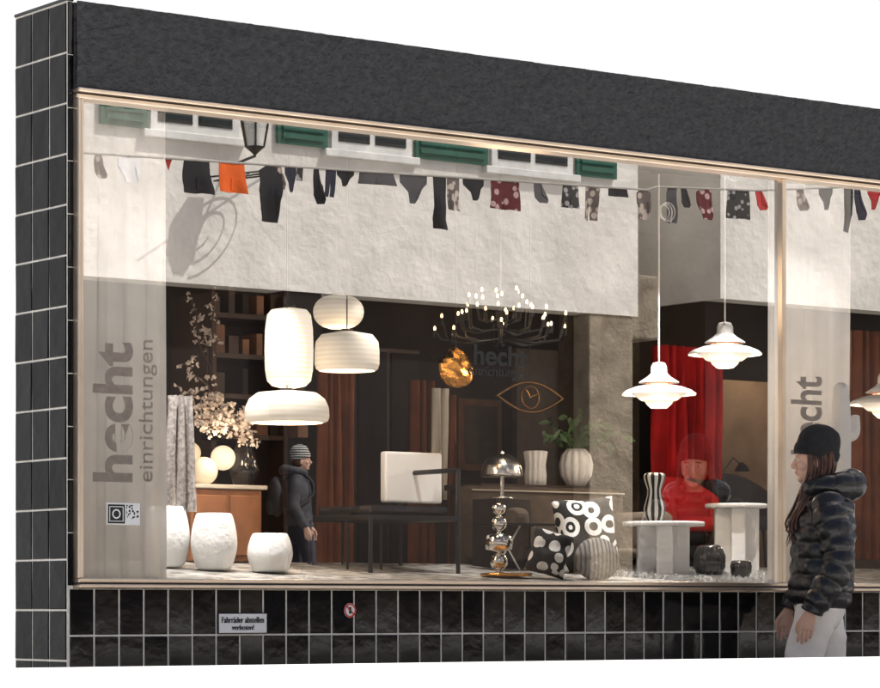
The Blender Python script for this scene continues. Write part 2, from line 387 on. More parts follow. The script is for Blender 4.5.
def blossom_tree(name, u, y, vb, tips, nb, t0=.35):
    r = E(name); base = S(u, vb, y)
    lathe('vase', base.x, y, [(.0, base.z), (.05, base.z), (.075, base.z+.08), (.05, base.z+.18), (.03, base.z+.22), (.036, base.z+.24)], smoke, r)
    bm = bmesh.new()
    for (tu, tv, ty) in tips:
        e = S(tu, tv, ty); s = base+Vector((0, 0, .2)); pts = []
        for i in range(9):
            t = i/8; q = s.lerp(e, t)+Vector((noise.noise(Vector((tu, t*3, 0)))*.06, noise.noise(Vector((tv, t*3, 5)))*.06, .05*math.sin(t*3.1))); pts.append(q)
        curve('twig', pts, .004, bark, r)
        for _ in range(nb):
            t = random.uniform(t0, 1.02); i = min(7, int(t*8)); q = pts[i].lerp(pts[i+1], min(1, t*8-i))+Vector([random.gauss(0, .022) for _ in range(3)])
            for k in range(5):
                rot = Matrix.Rotation(random.uniform(0, 6.28), 3, Vector((random.random()-.5, random.random()-.5, random.random()-.5)).normalized())
                s_ = random.uniform(.012, .024)
                vs = [bm.verts.new(q+rot@Vector(w)*s_) for w in ((0, 0, 0), (.6, -.45, .15), (1.1, 0, .3), (.6, .45, .15))]
                bm.faces.new(vs)
    bmobj('blossoms', bm, blossom, r)
blossom_tree('blossom_branches', 244, 1.5, 487, [(182, 392, 1.3), (190, 420, 1.2), (205, 400, 1.3), (228, 410, 1.3), (246, 425, 1.3), (215, 430, 1.2), (200, 428, 1.2), (186, 365, 1.4), (250, 440, 1.3), (193, 405, 1.3), (218, 418, 1.3)], 30)
blossom_tree('blossom_branches', 212, 2.15, 440, [(190, 295, 2.1), (198, 318, 2.1), (213, 288, 2.0), (212, 335, 2.1)], 12, .5)
sh = E('shelf_unit')
for i, v in enumerate((440, 400, 360, 320)):
    a = S(196, v, 2.4); b = S(262, v, 2.4); box('board_%d' % i, a.x, b.x, 2.2, 2.6, a.z, a.z+.025, darkwood, sh)
    for q in range(7):
        hh = .08+.07*random.random()
        if random.random() < .75: xx = a.x+.02+q*.085; box('book_%d_%d' % (i, q), xx, xx+.03+.04*random.random(), 2.25, 2.45, a.z+.0255, a.z+.0255+hh, random.choice([taupe, darkwood, wood, dark]), sh)
a = S(196, 480, 2.4); b = S(262, 300, 2.4)
box('side_l', a.x-.03, a.x-.001, 2.2, 2.6, .93, b.z, darkwood, sh); box('side_r', b.x+.001, b.x+.03, 2.2, 2.6, .93, b.z, darkwood, sh)
def cord(u, y, v, parent, mat=blackm, r=.003):
    p = S(u, v, y); rod('cord', p, (p.x, p.y, 3.185), r, mat, parent)
def lantern(u, y, prof, mat=paper, w=0):
    r = E('paper_lantern'); lp('paper_shade', u, y, prof, mat, r, 48)
    vt = min(p[1] for p in prof); cord(u, y, vt, r, blackm)
    lp('cap', u, y, [(0, vt-3), (6, vt-3), (6, vt), (0, vt)], blackm, r, 16)
    if w: plight('glow', S(u, max(p[1] for p in prof)+5, y), w, (1, .8, .58), .06, r)
    return r
lantern(289, .75, [(6, 308), (18, 310), (22, 315), (24, 330), (24.5, 350), (24, 370), (22, 381), (17, 386), (8, 388)], paper, 9)
lantern(338.5, 1.0, [(7, 295)]+[(25.5*math.sin(math.pi*(i+1)/12)**.7, 312-17*math.cos(math.pi*(i+1)/12)) for i in range(11)]+[(7, 329)], papercool, 4)
lantern(347, .8, [(10, 332), (26, 335), (31.5, 342), (32.5, 352), (32.5, 364), (31, 369), (28, 371)], papercool, 5)
lantern(287, .7, [(12, 391), (30, 393), (38, 399), (42, 408), (42.5, 417), (41, 421), (36, 423)], papercool, 6)
# ------------------------------------------------------------------ middle furniture
curtain('rust_curtain', 318, 352, 365, 600, 2.0, orange_cloth, 5, .03)
curtain('rust_curtain', 410, 432, 380, 600, 2.3, orange_cloth, 3, .03)
curtain('cream_curtain', 432, 447, 388, 500, 2.0, cream, 2, .02)
curtain('rust_curtain', 449, 457, 395, 600, 2.1, orange_cloth, 1.5, .02)
cb = E('dark_cabinet'); a = S(354, 345, 2.6); b = S(420, 600, 2.6)
box('body', a.x, b.x, 2.6, 3.0, .93, a.z, darkwood, cb, .01)
for i in range(2): box('door_%d' % i, a.x+.02+i*(b.x-a.x)*.5, a.x+(b.x-a.x)*(.48+.5*i), 2.585, 2.599, .95, a.z-.03, opp_dark, cb, .004)
fp = E('framed_picture'); a = S(462, 470, 3.3); b = S(505, 400, 3.3)
box('frame', a.x, b.x, 3.33, 3.39, a.z, b.z, wood, fp, .004); box('print', a.x+.04, b.x-.04, 3.32, 3.329, a.z+.04, b.z-.04, taupe, fp)
dk = E('armchair'); y0, y1 = .75, 1.25
def px(u, y): return S(u, 600, y).x
def pz(v, u, y): return .87+(608-v)/K(u, y)
xl, xr = px(370, y0), px(461, y0); zs = pz(518, 410, y0)
box('seat_frame', xl, xr, y0, y1, zs-.012, zs+.012, blackm, dk, .004)
box('seat_cushion', xl+.02, xr-.05, y0+.02, y1-.02, zs+.013, zs+.06, smoke, dk, .02)
for i, (xx, yy) in enumerate(((xl+.01, y0+.01), (xr-.01, y0+.01), (xl+.01, y1-.01), (xr-.01, y1-.01))):
    zt = pz(470, 455, y0) if i % 2 else zs
    rod('leg_%d' % i, (xx, yy, fz(yy)), (xx, yy, zt), .011, blackm, dk)
rod('arm_rail', (xr-.01, y0, pz(470, 455, y0)), (xr-.01, y1, pz(470, 455, y0)), .012, blackm, dk)
box('backrest', px(388, 1.1), px(445, 1.1), 1.12, 1.17, pz(503, 415, 1.1), pz(452, 415, 1.1), white, dk, .012, 3)
sd = E('side_table'); xa, xb = px(341, 1.0), px(378, 1.0); zt = pz(518, 360, 1.0)
box('top', xa, xb, .95, 1.3, zt, zt+.015, blackm, sd, .004)
for i, (xx, yy) in enumerate(((xa+.01, .96), (xb-.01, .96), (xa+.01, 1.29), (xb-.01, 1.29))): rod('leg_%d' % i, (xx, yy, fz(yy)), (xx, yy, zt), .006, blackm, sd)
bl = E('brass_pendant_lamp'); bm = bmesh.new(); p = S(456, 368, 1.0); ell(bm, (0, 0, 0), (.085, .085, .095), seg=32)
for v in bm.verts: v.co *= 1+.28*noise.noise(v.co*14)
o = bmobj('crumpled_shade', bm, brass, bl); o.location = p; cord(456, 1.0, 348, bl)
plight('glow', p+Vector((.0, -.14, -.05)), 3, (1, .6, .25), .03, bl)
# chandelier
ch = E('chandelier'); yc = 1.0; cc = S(500, 322, yc)
bmB = bmesh.new(); random.seed(3)
rod('stem', cc+Vector((0, 0, -.10)), (cc.x, cc.y, 3.185), .009, blackm, ch)
for i in range(42):
    ang = 2*math.pi*i/42*5.3; tier = i % 3
    rr = (.33, .23, .12)[tier]*random.uniform(.88, 1.03); zz = (-.0, .07, .12)[tier]+random.uniform(-.06, .04)
    e = cc+Vector((rr*math.cos(ang), rr*math.sin(ang), zz)); s = cc+Vector((0, 0, -.08+.05*tier))
    mid = Vector((e.x, e.y, s.z-.01)).lerp(s, .10)
    curve('arm', [s, s.lerp(mid, .6)+Vector((0, 0, -.02)), mid, e], .0055, blackm, ch)
    rod('holder', e-Vector((0, 0, .035)), e, .009, blackm, ch)
    ell(bmB, e+Vector((0, 0, .010)), (.007, .007, .013), seg=10)
bmobj('bulbs', bmB, bulb, ch, True); plight('glow', cc+Vector((0, -.1, .25)), 8, (1, .75, .5), .2, ch)
ey = E('eye_shaped_wall_clock'); yy = 1.5; c = S(530, 397, yy); hw = 36/K(530, yy)*1.15; hh = 15/K(530, yy)
pts = [(c.x-hw+2*hw*t, yy, c.z+hh*math.sin(math.pi*t)) for t in [i/20 for i in range(21)]]+[(c.x+hw-2*hw*t, yy, c.z-hh*math.sin(math.pi*t)) for t in [i/20 for i in range(1, 20)]]
bz = M('dark_bronze', (.16, .09, .04), .4, .9)
curve('outline', pts, .008, bz, ey, True)
curve('iris', [(c.x+hh*.75*math.cos(t*.3), yy, c.z+hh*.75*math.sin(t*.3)) for t in range(21)], .006, bz, ey, True)
rod('hand_1', c, c+Vector((.05, 0, .02)), .004, brass, ey); rod('hand_2', c, c+Vector((-.02, 0, .035)), .004, brass, ey)
rod('hanger', c+Vector((0, 0, hh)), (c.x, yy, 3.185), .002, blackm, ey)
box('wall_panel', px(517, 2.9), px(584, 2.9), 2.9, 2.95, .93, pz(350, 550, 2.9), taupe, None, .005)
# sofa
sf = E('sofa'); xa, xb = px(463, 1.45), px(624, 1.45); zt = pz(487, 540, 1.45)
box('backrest', xa, xb, 1.42, 1.56, 1.0, zt, taupe, sf, .06, 5)
box('seat', xa+.06, xb-.06, 1.0, 1.44, 1.12, pz(548, 540, 1.2), taupe, sf, .04, 4)
for i, xx in enumerate((xa, xb-.12)): box('arm_%d' % i, xx, xx+.12, 1.02, 1.5, 1.1, pz(510, 540, 1.3), taupe, sf, .05, 4)
box('piping', xa+.03, xb-.03, 1.405, 1.419, zt-.03, zt-.022, cream, sf, .003)
cs = E('console_shelf'); zt2 = pz(486, 560, 1.62)
box('top', px(478, 1.6), px(606, 1.6), 1.58, 1.9, zt2-.03, zt2, dark, cs, .004)
for q in (482, 600): box('leg_%d' % q, px(q, 1.6), px(q, 1.6)+.03, 1.6, 1.88, .93, zt2-.031, dark, cs)
def ridged(name, u, y, prof, mat, ribs, amp, parent=None):
    k = K(u, y); x = S(u, 0, y).x; seg = ribs*6; vs = []; fs = []; z0 = .87+(608-prof[0][1])/k
    for h, v in prof:
        for i in range(seg):
            t = 2*math.pi*i/seg; r = h/k*(1+amp*abs(math.sin(ribs*t/2))-amp*.5)
            vs.append((r*math.cos(t), r*math.sin(t), .87+(608-v)/k-z0))
    for j in range(len(prof)-1):
        for i in range(seg): l = (i+1) % seg; fs.append((j*seg+i, j*seg+l, (j+1)*seg+l, (j+1)*seg+i))
    return mesh(name, vs, fs, mat, parent, True, (x, y, z0))
ridged('ridged_vase', 535.5, 1.7, [(.1, 486), (10, 486), (10.5, 475), (9.5, 466), (11.5, 452), (10, 451), (8, 456)], ceramic, 12, .14)
pp = E('potted_plant')
ridged('pot', 576, 1.7, [(.1, 486), (9, 486), (15, 476), (16.5, 465), (14, 455), (9, 449), (8, 450)], ceramic, 12, .12, pp)
def leaf(bm, base, tip, w):
    d = tip-base; side = d.cross(Vector((random.uniform(-.4, .4), -1, random.uniform(-.3, .6)))).normalized(); prev = None
    for i in range(7):
        t = i/6; ww = w*math.sin(math.pi*min(1, t*.92+.06))**.8; c = base+d*t+Vector((0, 0, -.12*d.length*t*t))
        a, b = bm.verts.new(c+side*ww), bm.verts.new(c-side*ww)
        if prev: bm.faces.new((prev[0], a, b, prev[1]))
        prev = (a, b)
bm = bmesh.new(); base = S(576, 452, 1.7)
for (u, v) in ((545, 418), (556, 432), (540, 436), (566, 412), (580, 405), (592, 420), (605, 418), (618, 430), (626, 436), (600, 438), (585, 432), (570, 440), (550, 442), (612, 443)):
    t = S(u, v, 1.7+random.uniform(-.15, .15)); m = base.lerp(t, .5)+Vector((0, 0, .03))
    curve('stem', [base, base.lerp(m, .5)+Vector((0, 0, .015)), m], .003, leafm, pp)
    for q in range(6):
        tt = m.lerp(t, q/5); leaf(bm, m.lerp(t, q/6), tt+Vector((random.uniform(-.07, .07), random.uniform(-.05, .05), random.uniform(-.06, .04))), random.uniform(.009, .017))
bmobj('leaves', bm, leafm, pp)
cl = E('chrome_dome_lamp'); y = 1.2; steel = M('brushed_steel', (.80, .77, .72), .22, 1)
lp('dome', 502, y, [(8, 476), (20, 477), (21, 476.5), (21, 474), (19.5, 466), (15, 459), (8, 454.5), (.1, 453.5)], steel, cl)
lp('knob', 502, y, [(2, 454), (2, 451), (.1, 450.5)], steel, cl, 16)
lp('stem', 502, y, [(2.2, 497), (2.2, 475)], steel, cl); lp('foot', 502, y, [(.1, 499), (13, 499), (13, 497.5), (3, 496), (.1, 496)], steel, cl)
box('plinth', px(484, y), px(519, y), y-.1, y+.1, fz(y), pz(499.2, 502, y), dark, cl, .005)
c2 = E('stacked_chrome_lamp'); y = .65
def ball(vc, r): return [(r*math.sin(t*math.pi/12), vc+r*math.cos(t*math.pi/12)) for t in range(1, 12)]
lp('body', 499, y, [(.1, 571), (12, 571), (12, 569)]+[(3, 567)]+ball(557, 9)+[(2.5, 547), (13, 545), (14.5, 538), (13, 531), (2.5, 529)]+ball(519, 8)+[(2.5, 510), (6, 508), (7.5, 503), (5, 499), (.1, 498)], chrome, c2, 40, True)
lathe('tray', px(500, .6), .55, [(.0, fz(.55)+.004), (.12, fz(.55)+.004), (.125, fz(.55)+.02), (.12, fz(.55)+.018), (.118, fz(.55)+.008), (0, fz(.55)+.008)], brass, c2)
tb = E('trestle_side_table'); za = pz(526, 530, 1.0)
box('top', px(488, 1.0), px(560, 1.0), .9, 1.1, za, za+.01, blackm, tb)
for (u, w) in ((495, 520), (520, 495), (535, 555), (555, 535)): rod('leg_%d' % u, (px(u, 1.0), 1.0, fz(1.0)), (px(w, 1.0), 1.0, za), .005, white, tb)
# cushions
cu1 = vor('circle_print', (.80, .79, .76), (.012, .012, .012), 10, .52, True)
cu2 = vor('dot_print', (.80, .79, .76), (.012, .012, .012), 14, .40)
cu3 = stripes('line_print', (.40, .39, .38), (.12, .12, .12), 16, 'X', 'BANDS', thr=.6, rough=.9, soft=.15)
def cushion(u, vt, vb, hw, y, mat, tilt, rz, round_=False, roll=0):
    bm = bmesh.new(); k = K(u, y); w = hw/k; h = (vb-vt)/k/2; n = 26
    gr = {}
    for s in (-1, 1):
        for i in range(n+1):
            for j in range(n+1):
                a, b = 2*i/n-1, 2*j/n-1
                if round_: aa, bb = a*math.sqrt(1-b*b/2), b*math.sqrt(1-a*a/2); e = max(0, 1-(aa*aa+bb*bb))**.5
                else:
                    e = ((1-a**4)*(1-b**4))**.5; pin = 1-.07*(1-abs(a*b))*max(abs(a), abs(b))**3; aa, bb = a*pin, b*pin
                t = .07*e*(1+.25*noise.noise(Vector((a*2, b*2, u))))
                gr[s, i, j] = bm.verts.new((aa*w, s*t, bb*h))
        for i in range(n):
            for j in range(n):
                q = (gr[s, i, j], gr[s, i+1, j], gr[s, i+1, j+1], gr[s, i, j+1]); bm.faces.new(q if s < 0 else q[::-1])
    bmesh.ops.remove_doubles(bm, verts=bm.verts, dist=.0005)
    o = bmobj('cushion', bm, mat, None, True)
    M_ = Matrix.Rotation(math.radians(rz), 4, 'Z') @ Matrix.Rotation(math.radians(tilt), 4, 'X') @ Matrix.Rotation(math.radians(roll), 4, 'Y')
    zmin = min((M_@v.co).z for v in o.data.vertices)
    o.matrix_world = Matrix.Translation((px(u, y), y, fz(y)-zmin-.004)) @ M_; return o
cushion(586, 499, 575, 32, .82, cu1, -10, -22, False, -4); cushion(549, 531, 577, 20, .46, cu2, -14, -30, False, 16); cushion(597, 535, 579, 23, .42, cu3, -8, -25, True, 0)
# ------------------------------------------------------------------ right part
tabm = M('table_white', (.87, .865, .85), .5, 0, 10, .04, .2, 60)
def table(u, y, hw, vt, u0, u1, vb):
    t = E('round_side_table'); k = K(u, y); z = pz(vt, u, y)
    lathe('top', px(u, y), y, [(0, z-.022), (hw/k-.003, z-.022), (hw/k, z-.019), (hw/k, z-.003), (hw/k-.003, z), (0, z)], tabm, t, 64)
    w = (u1-u0)/k/2
    for i, (a_, b_) in enumerate(((.9, .28), (.28, .88))):
        o = box('pedestal_%d' % i, -w*a_, w*a_, -w*b_, w*b_, fz(y)+.001, z-.0225-.0003*i, tabm, t, .006); o.location = (px((u0+u1)/2, y), y, 0); o.rotation_euler[2] = -.63
table(663.5, .75, 41, 522, 634, 692, 568); table(736, 1.05, 31, 504, 712, 761, 562)
bm = bmesh.new(); random.seed(11); ca = Vector((px(700, .7), .7, 0))
for _ in range(6500):
    a = random.uniform(0, 6.283); q = random.random()**.5; x = ca.x+q*.6*math.cos(a)*(1+.15*math.sin(3*a)); y = ca.y+q*.48*math.sin(a)
    b0 = Vector((x, y, fz(y)+.001)); d = Vector((random.gauss(0, .012), random.gauss(0, .012), random.uniform(.012, .03))); sv = Vector((random.uniform(-1, 1), random.uniform(-1, 1), 0)).normalized()*.005
    bm.faces.new([bm.verts.new(b0-sv), bm.verts.new(b0+sv), bm.verts.new(b0+d)])
bmobj('sheepskin_rug', bm, fur)
o = lp('striped_table_lamp', 654.5, .75, [(.1, 523), (7, 523), (10.5, 515), (11, 508), (7.5, 496), (7, 490), (10.5, 480), (11, 476), (9.5, 473.5), (7, 473)], None, None, 48)
m = M('bw_vertical_stripes', (.8, .8, .8), .4); nt = m.node_tree; tc = nt.nodes.new('ShaderNodeTexCoord'); sp = nt.nodes.new('ShaderNodeSeparateXYZ'); at = nt.nodes.new('ShaderNodeMath'); at.operation = 'ARCTAN2'
mu = nt.nodes.new('ShaderNodeMath'); mu.operation = 'MULTIPLY'; mu.inputs[1].default_value = 9; sn = nt.nodes.new('ShaderNodeMath'); sn.operation = 'SINE'; gt = nt.nodes.new('ShaderNodeMath'); gt.operation = 'GREATER_THAN'; gt.inputs[1].default_value = 0
mxx = nt.nodes.new('ShaderNodeMix'); mxx.data_type = 'RGBA'; mxx.inputs['A'].default_value = (.01, .01, .01, 1); mxx.inputs['B'].default_value = (.8, .8, .77, 1)
nt.links.new(tc.outputs['Object'], sp.inputs[0]); nt.links.new(sp.outputs[0], at.inputs[0]); nt.links.new(sp.outputs[1], at.inputs[1]); nt.links.new(at.outputs[0], mu.inputs[0]); nt.links.new(mu.outputs[0], sn.inputs[0]); nt.links.new(sn.outputs[0], gt.inputs[0]); nt.links.new(gt.outputs[0], mxx.inputs['Factor']); nt.links.new(mxx.outputs['Result'], nt.nodes['Principled BSDF'].inputs['Base Color'])
o.data.materials.clear(); o.data.materials.append(m)
ridged('dark_glass_vase', 709.5, .6, [(.1, 575), (12, 575), (15.5, 567), (15.5, 556), (12, 547), (9.5, 545), (9, 549)], smoke, 14, .08)
ridged('dark_glass_vase', 741, .5, [(.1, 579), (7, 579), (10, 573), (10.5, 566), (9, 561), (7.5, 560.5), (7, 564)], smoke, 12, .08)
rsh = M('lamp_underside_rose', (.8, .45, .35), .5, emit=(1, .5, .3), es=.25)
def pendant(u, vt, y, w):
    r = E('tiered_pendant_lamp'); d = vt-362
    lp('socket_cup', u, y, [(2, 362+d), (6, 363+d), (8, 367+d), (8.5, 375+d)], white, r)
    lp('top_shade', u, y, [(9, 374+d), (12, 377+d), (20, 382+d), (20.5, 383+d)], white, r)
    lp('top_reflector', u, y, [(8.5, 375.5+d), (11, 380+d), (14, 384+d)], rsh, r)
    lp('main_shade', u, y, [(14, 385+d), (24, 387+d), (33, 390.5+d), (37, 393.5+d), (37, 395+d)], white, r, 64)
    lp('lower_reflector', u, y, [(30, 392.5+d), (24, 396+d), (19, 400+d), (17, 401+d)], white, r)
    lp('bottom_shade', u, y, [(15, 400+d), (13, 404+d), (8, 408+d), (.1, 408+d)], globe, r)
    lp('inner_light', u, y, [(7, 376+d), (9, 386+d), (13, 396+d), (10, 402+d)], warmglow, r)
    cord(u, y, 362+d, r, white, .0045); plight('glow', S(u, 400+d, y)+Vector((0, 0, -.09)), w, (1, .8, .6), .05, r)
    p = S(u+5, vt-150, y)
    for q in range(3):
        rr = .035+.006*q; curve('cord_loop', [(p.x+rr*math.cos(t*.3)+.004*q, p.y-.01*q, p.z+rr*math.sin(t*.3)) for t in range(21)], .0035, white, r, True)
pendant(659, 362, .7, 12); pendant(725, 322, .9, 12); pendant(886, 372, .7, 10)
curtain('red_curtain', 655, 718, 345, 480, 2.2, red, 7, .05)
def chair(name, u0, u1, vt, vb, y, mat, leg=blackm):
    r = E(name); xa, xb = px(u0, y), px(u1, y); um = (u0+u1)/2; zs = pz(vb-(vb-vt)*.42, um, y); zt = pz(vt, um, y)
    bm = bmesh.new(); n = 24; rows = []
    for j in range(9):
        t = j/8; row = []
        for i in range(n+1):
            a = math.pi*(i/n); R_ = (xb-xa)/2*(1+.12*t)
            top = zs+(zt-zs)*(.55+.45*math.sin(a)); row.append(bm.verts.new(((xa+xb)/2-R_*math.cos(a), y+R_*.8*math.sin(a), zs+(top-zs)*t)))
        rows.append(row)
    for j in range(8):
        for i in range(n): bm.faces.new((rows[j][i], rows[j][i+1], rows[j+1][i+1], rows[j+1][i]))
    o = bmobj('shell', bm, mat, r, True); s = o.modifiers.new('s', 'SOLIDIFY'); s.thickness = .035; b = o.modifiers.new('b', 'SUBSURF'); b.levels = 1; b.render_levels = 1
    R_ = (xb-xa)/2; lathe('seat', (xa+xb)/2, y+.05, [(0, zs-.04), (R_*.9, zs-.04), (R_*.97, zs), (R_*.9, zs+.04), (0, zs+.045)], mat, r)
    for i, (dx, dy) in enumerate(((-.6, -.5), (.6, -.5), (-.6, .6), (.6, .6))): rod('leg_%d' % i, ((xa+xb)/2+dx*R_, y+.05+dy*R_, zs-.03), ((xa+xb)/2+dx*R_*1.2, y+.05+dy*R_*1.2, .94), .009, leg, r)
grayf = M('charcoal_felt', (.05, .05, .055), .95)
chair('armchair', 668, 714, 475, 560, 1.7, red); chair('armchair', 724, 768, 472, 560, 2.1, grayf); chair('armchair', 786, 850, 470, 560, 1.9, M('beige_felt', (.4, .3, .2), .9)); chair('armchair', 640, 668, 478, 560, 2.6, grayf)
fl = E('desk_lamp'); p = S(742, 466, 1.7)
curve('arm', [S(728, 505, 1.7), S(724, 470, 1.7), S(733, 458, 1.7), p], .004, blackm, fl); lathe('head', p.x, p.y, [(.045, p.z-.03), (.03, p.z), (.012, p.z+.02), (0, p.z+.022)], blackm, fl)
beige = M('beige_wall_panel', (.36, .25, .17), .9)
box('beige_partition', px(712, 2.8), px(900, 2.8), 2.8, 2.86, .93, 2.25, beige, None, .004)
sl_ = E('added_fill_lamp'); p = S(800, 390, 2.3); lathe('shade', p.x, p.y, [(.14, p.z-.09), (.09, p.z+.09)], globe2, sl_); rod('pole', (p.x, p.y, .94), (p.x, p.y, p.z+.08), .01, blackm, sl_)  # lamp body made up around an added fill light for the back room
lathe('foot', p.x, p.y, [(0, .932), (.13, .932), (.13, .945), (0, .95)], blackm, sl_); plight('glow', p+Vector((0, -.0, .14)), 9, (1, .78, .52), .05, sl_)
curtain('rust_curtain', 852, 884, 330, 560, 1.8, orange_cloth, 4, .03)
ct = E('white_cactus_ornament')
bm = bmesh.new(); c = S(841, 470, .18); k = K(841, .18); h = 80/k
sweep(bm, [c+Vector((0, 0, -.18)), c+Vector((0, 0, h*.5)), c+Vector((0, 0, h))], [.05, .052, .04], ref=Vector((1, 0, 0)))
ell(bm, c+Vector((0, 0, h)), (.04, .04, .04))
sweep(bm, [c+Vector((0, 0, h*.25)), c+Vector((-.1, 0, h*.3)), c+Vector((-.115, 0, h*.55))], [.025, .027, .022], ref=Vector((0, 1, 0)))
sweep(bm, [c+Vector((0, 0, h*.4)), c+Vector((.09, 0, h*.45)), c+Vector((.1, 0, h*.7))], [.025, .027, .022], ref=Vector((0, 1, 0)))
o = bmobj('cactus', bm, ceramic, ct); voxel(o, .008)
lathe('plinth', c.x, .18, [(0, fz(.18)), (.07, fz(.18)), (.07, c.z-.17), (0, c.z-.17)], white, ct)
box('stone_column', px(590, 2.6), px(640, 2.6), 2.6, 2.9, .93, 3.18, M('interior_stone', (.12, .095, .07), .95, 0, 4, .35, .8, 20, dist=.03), None, .01)
# ceiling spot lights (rail behind the lintel)
tr = E('added_curtain_backlight'); box('rail', .5, 8, .40, .43, 3.13, 3.16, blackm, tr)
for i, (x, tx, ty, w, an) in enumerate(((.62, 1.0, .85, 330, 44), (1.15, 1.35, .8, 200, 44), (2.2, 2.2, 1.0, 110, 44), (2.9, 3.05, .8, 150, 44), (3.5, 3.8, .8, 330, 44), (4.2, 4.3, .9, 200, 44))):
    lathe('spot_%d' % i, x, .415, [(.03, 3.0), (.03, 3.08), (.012, 3.13)], blackm, tr); spot('beam_%d' % i, (x, .415, 2.985), (tx, ty, 1.15), w, an, parent=tr)
backlight = E('added_curtain_backlight'); box('rail', 1.0, 6, 1.08, 1.11, 3.13, 3.16, blackm, backlight)  # rail and spots added only to brighten the sheer curtains from behind
for i, (x, tx, w) in enumerate(((1.1, .45, 55), (4.6, 4.15, 60))):
    lathe('spot_%d' % i, x, 1.1, [(.03, 3.04), (.03, 3.1), (.012, 3.13)], blackm, backlight); spot('beam_%d' % i, (x, 1.1, 3.03), (tx, .3, 1.7), w, 70, parent=backlight)
# ------------------------------------------------------------------ street opposite (seen reflected in the glass)
D = 17.5
ob = E('plastered_townhouse')
x1 = R(640, 300, D).x; zb = 4.45
box('upper_wall', 3, x1, -D-9, -D, zb, 10.5, opp_plaster, ob)
box('ground_floor', 3.05, x1-.05, -D-9, -D-.35, 0, zb-.002, opp_dark, ob)
for x in (3.2, 8.0, 12.5): box('pier_%d' % int(x), x, x+.5, -D-.34, -D-.02, 0, zb-.003, opp_dark, ob)
box('corner_pier', x1-.75, x1-.06, -D-.34, -D-.02, 0, zb-.003, sandstone, ob, .02)
mesh('roof', [(2.6, -D+.3, 10.4), (x1+.3, -D+.3, 10.4), (x1+.3, -D-4.5, 13.5), (2.6, -D-4.5, 13.5), (2.6, -D-9.5, 10.4), (x1+.3, -D-9.5, 10.4)], [(0, 1, 2, 3), (3, 2, 5, 4)], M('roof_tile', (.2, .08, .05), .9), ob)
def win(par, u0, u1, zz=6.1, h=1.6, n=''):
    a = R(u0, 150, D).x; b = R(u1, 150, D).x; y = -D
    box('frame'+n, a, b, y+.0, y+.06, zz, zz+h, winw, par); box('pane_l'+n, a+.09, (a+b)/2-.04, y+.061, y+.07, zz+.09, zz+h-.1, wing, par); box('pane_r'+n, (a+b)/2+.04, b-.09, y+.061, y+.07, zz+.09, zz+h-.1, wing, par)
    box('sill'+n, a-.1, b+.1, y+.0, y+.09, zz-.09, zz-.002, winw, par, .01)
def shut(par, u0, u1, zz=6.1, h=1.6, n=''):
    a = R(u0, 150, D).x; b = R(u1, 150, D).x; y = -D
    box('shutter'+n, a, b, y+.02, y+.06, zz, zz+h, green, par)
    for i in range(16): box('slat'+n+str(i), a+.06, b-.06, y+.061, y+.085, zz+.06+i*.095, zz+.12+i*.095, green, par)
for i, (a, b) in enumerate(((150, 238), (331, 411), (491, 572))): win(ob, a, b, n=str(i))
for i, (a, b) in enumerate(((100, 147), (277, 327), (415, 487), (576, 616))): shut(ob, a, b, n=str(i))
ob2 = E('plastered_townhouse'); x2 = R(720, 290, D).x
box('upper_wall', x2, 32, -D-9, -D+.05, 4.75, 10.5, opp_plaster, ob2); box('ground_floor', x2+.05, 32, -D-9, -D-.3, 0, 4.748, opp_dark, ob2)
for i, (a, b) in enumerate(((730, 775), (850, 900))): win(ob2, a, b, 6.6, n=str(i))
shut(ob2, 779, 800, 6.6, n='a')
bk = E('dark_timber_building'); box('wall', x1-2, x2+3, -D-14, -D-9.5, 0, 11, M('old_timber', (.05, .03, .02), .9, 0, 2, .5), bk); box('stone_block', x1+.02, x1+.5, -D-1.2, -D-.2, 4.2, 5.0, sandstone, bk, .03)
box('raised_pavement', 0, 34, -D-.34, -15.2, 0, .872, sandstone)
# street lantern
ln = E('street_lantern'); off = .62; Dl = D-off; c = R(257, 128, Dl); Z = .8
def lz_(n, pr, m): lathe(n, c.x, c.y, [(a*Z, c.z+b*Z) for a, b in pr], m, ln, 6)
lz_('roof', [(.0, .36), (.05, .34), (.08, .28), (.24, .2), (.25, .17)], blackm)
lz_('glass', [(.14, -.25), (.22, .17)], M('lantern_glass', (.7, .7, .65), .2))
for i in range(6):
    a = math.pi/3*i; rod('bar_%d' % i, c+Z*Vector((.14*math.cos(a), .14*math.sin(a), -.25)), c+Z*Vector((.225*math.cos(a), .225*math.sin(a), .18)), .012, blackm, ln)
lz_('base', [(0, -.38), (.05, -.33), (.15, -.25)], blackm)
rod('arm', (c.x, -D, c.z-.36), (c.x, c.y, c.z-.30), .016, blackm, ln)
pts = []
for t in range(46):
    a = t*.3; rr = .26*(1-t/60); pts.append((c.x+.42*rr/.26*math.sin(a), -D+.32+rr*math.cos(a), c.z-.5+.06*math.sin(a)))
curve('scroll', pts, .010, blackm, ln)
rod('long_stay', (c.x+.5, -D+.05, c.z-.35), (c.x-.75, -D+.45, c.z-.6), .010, blackm, ln)
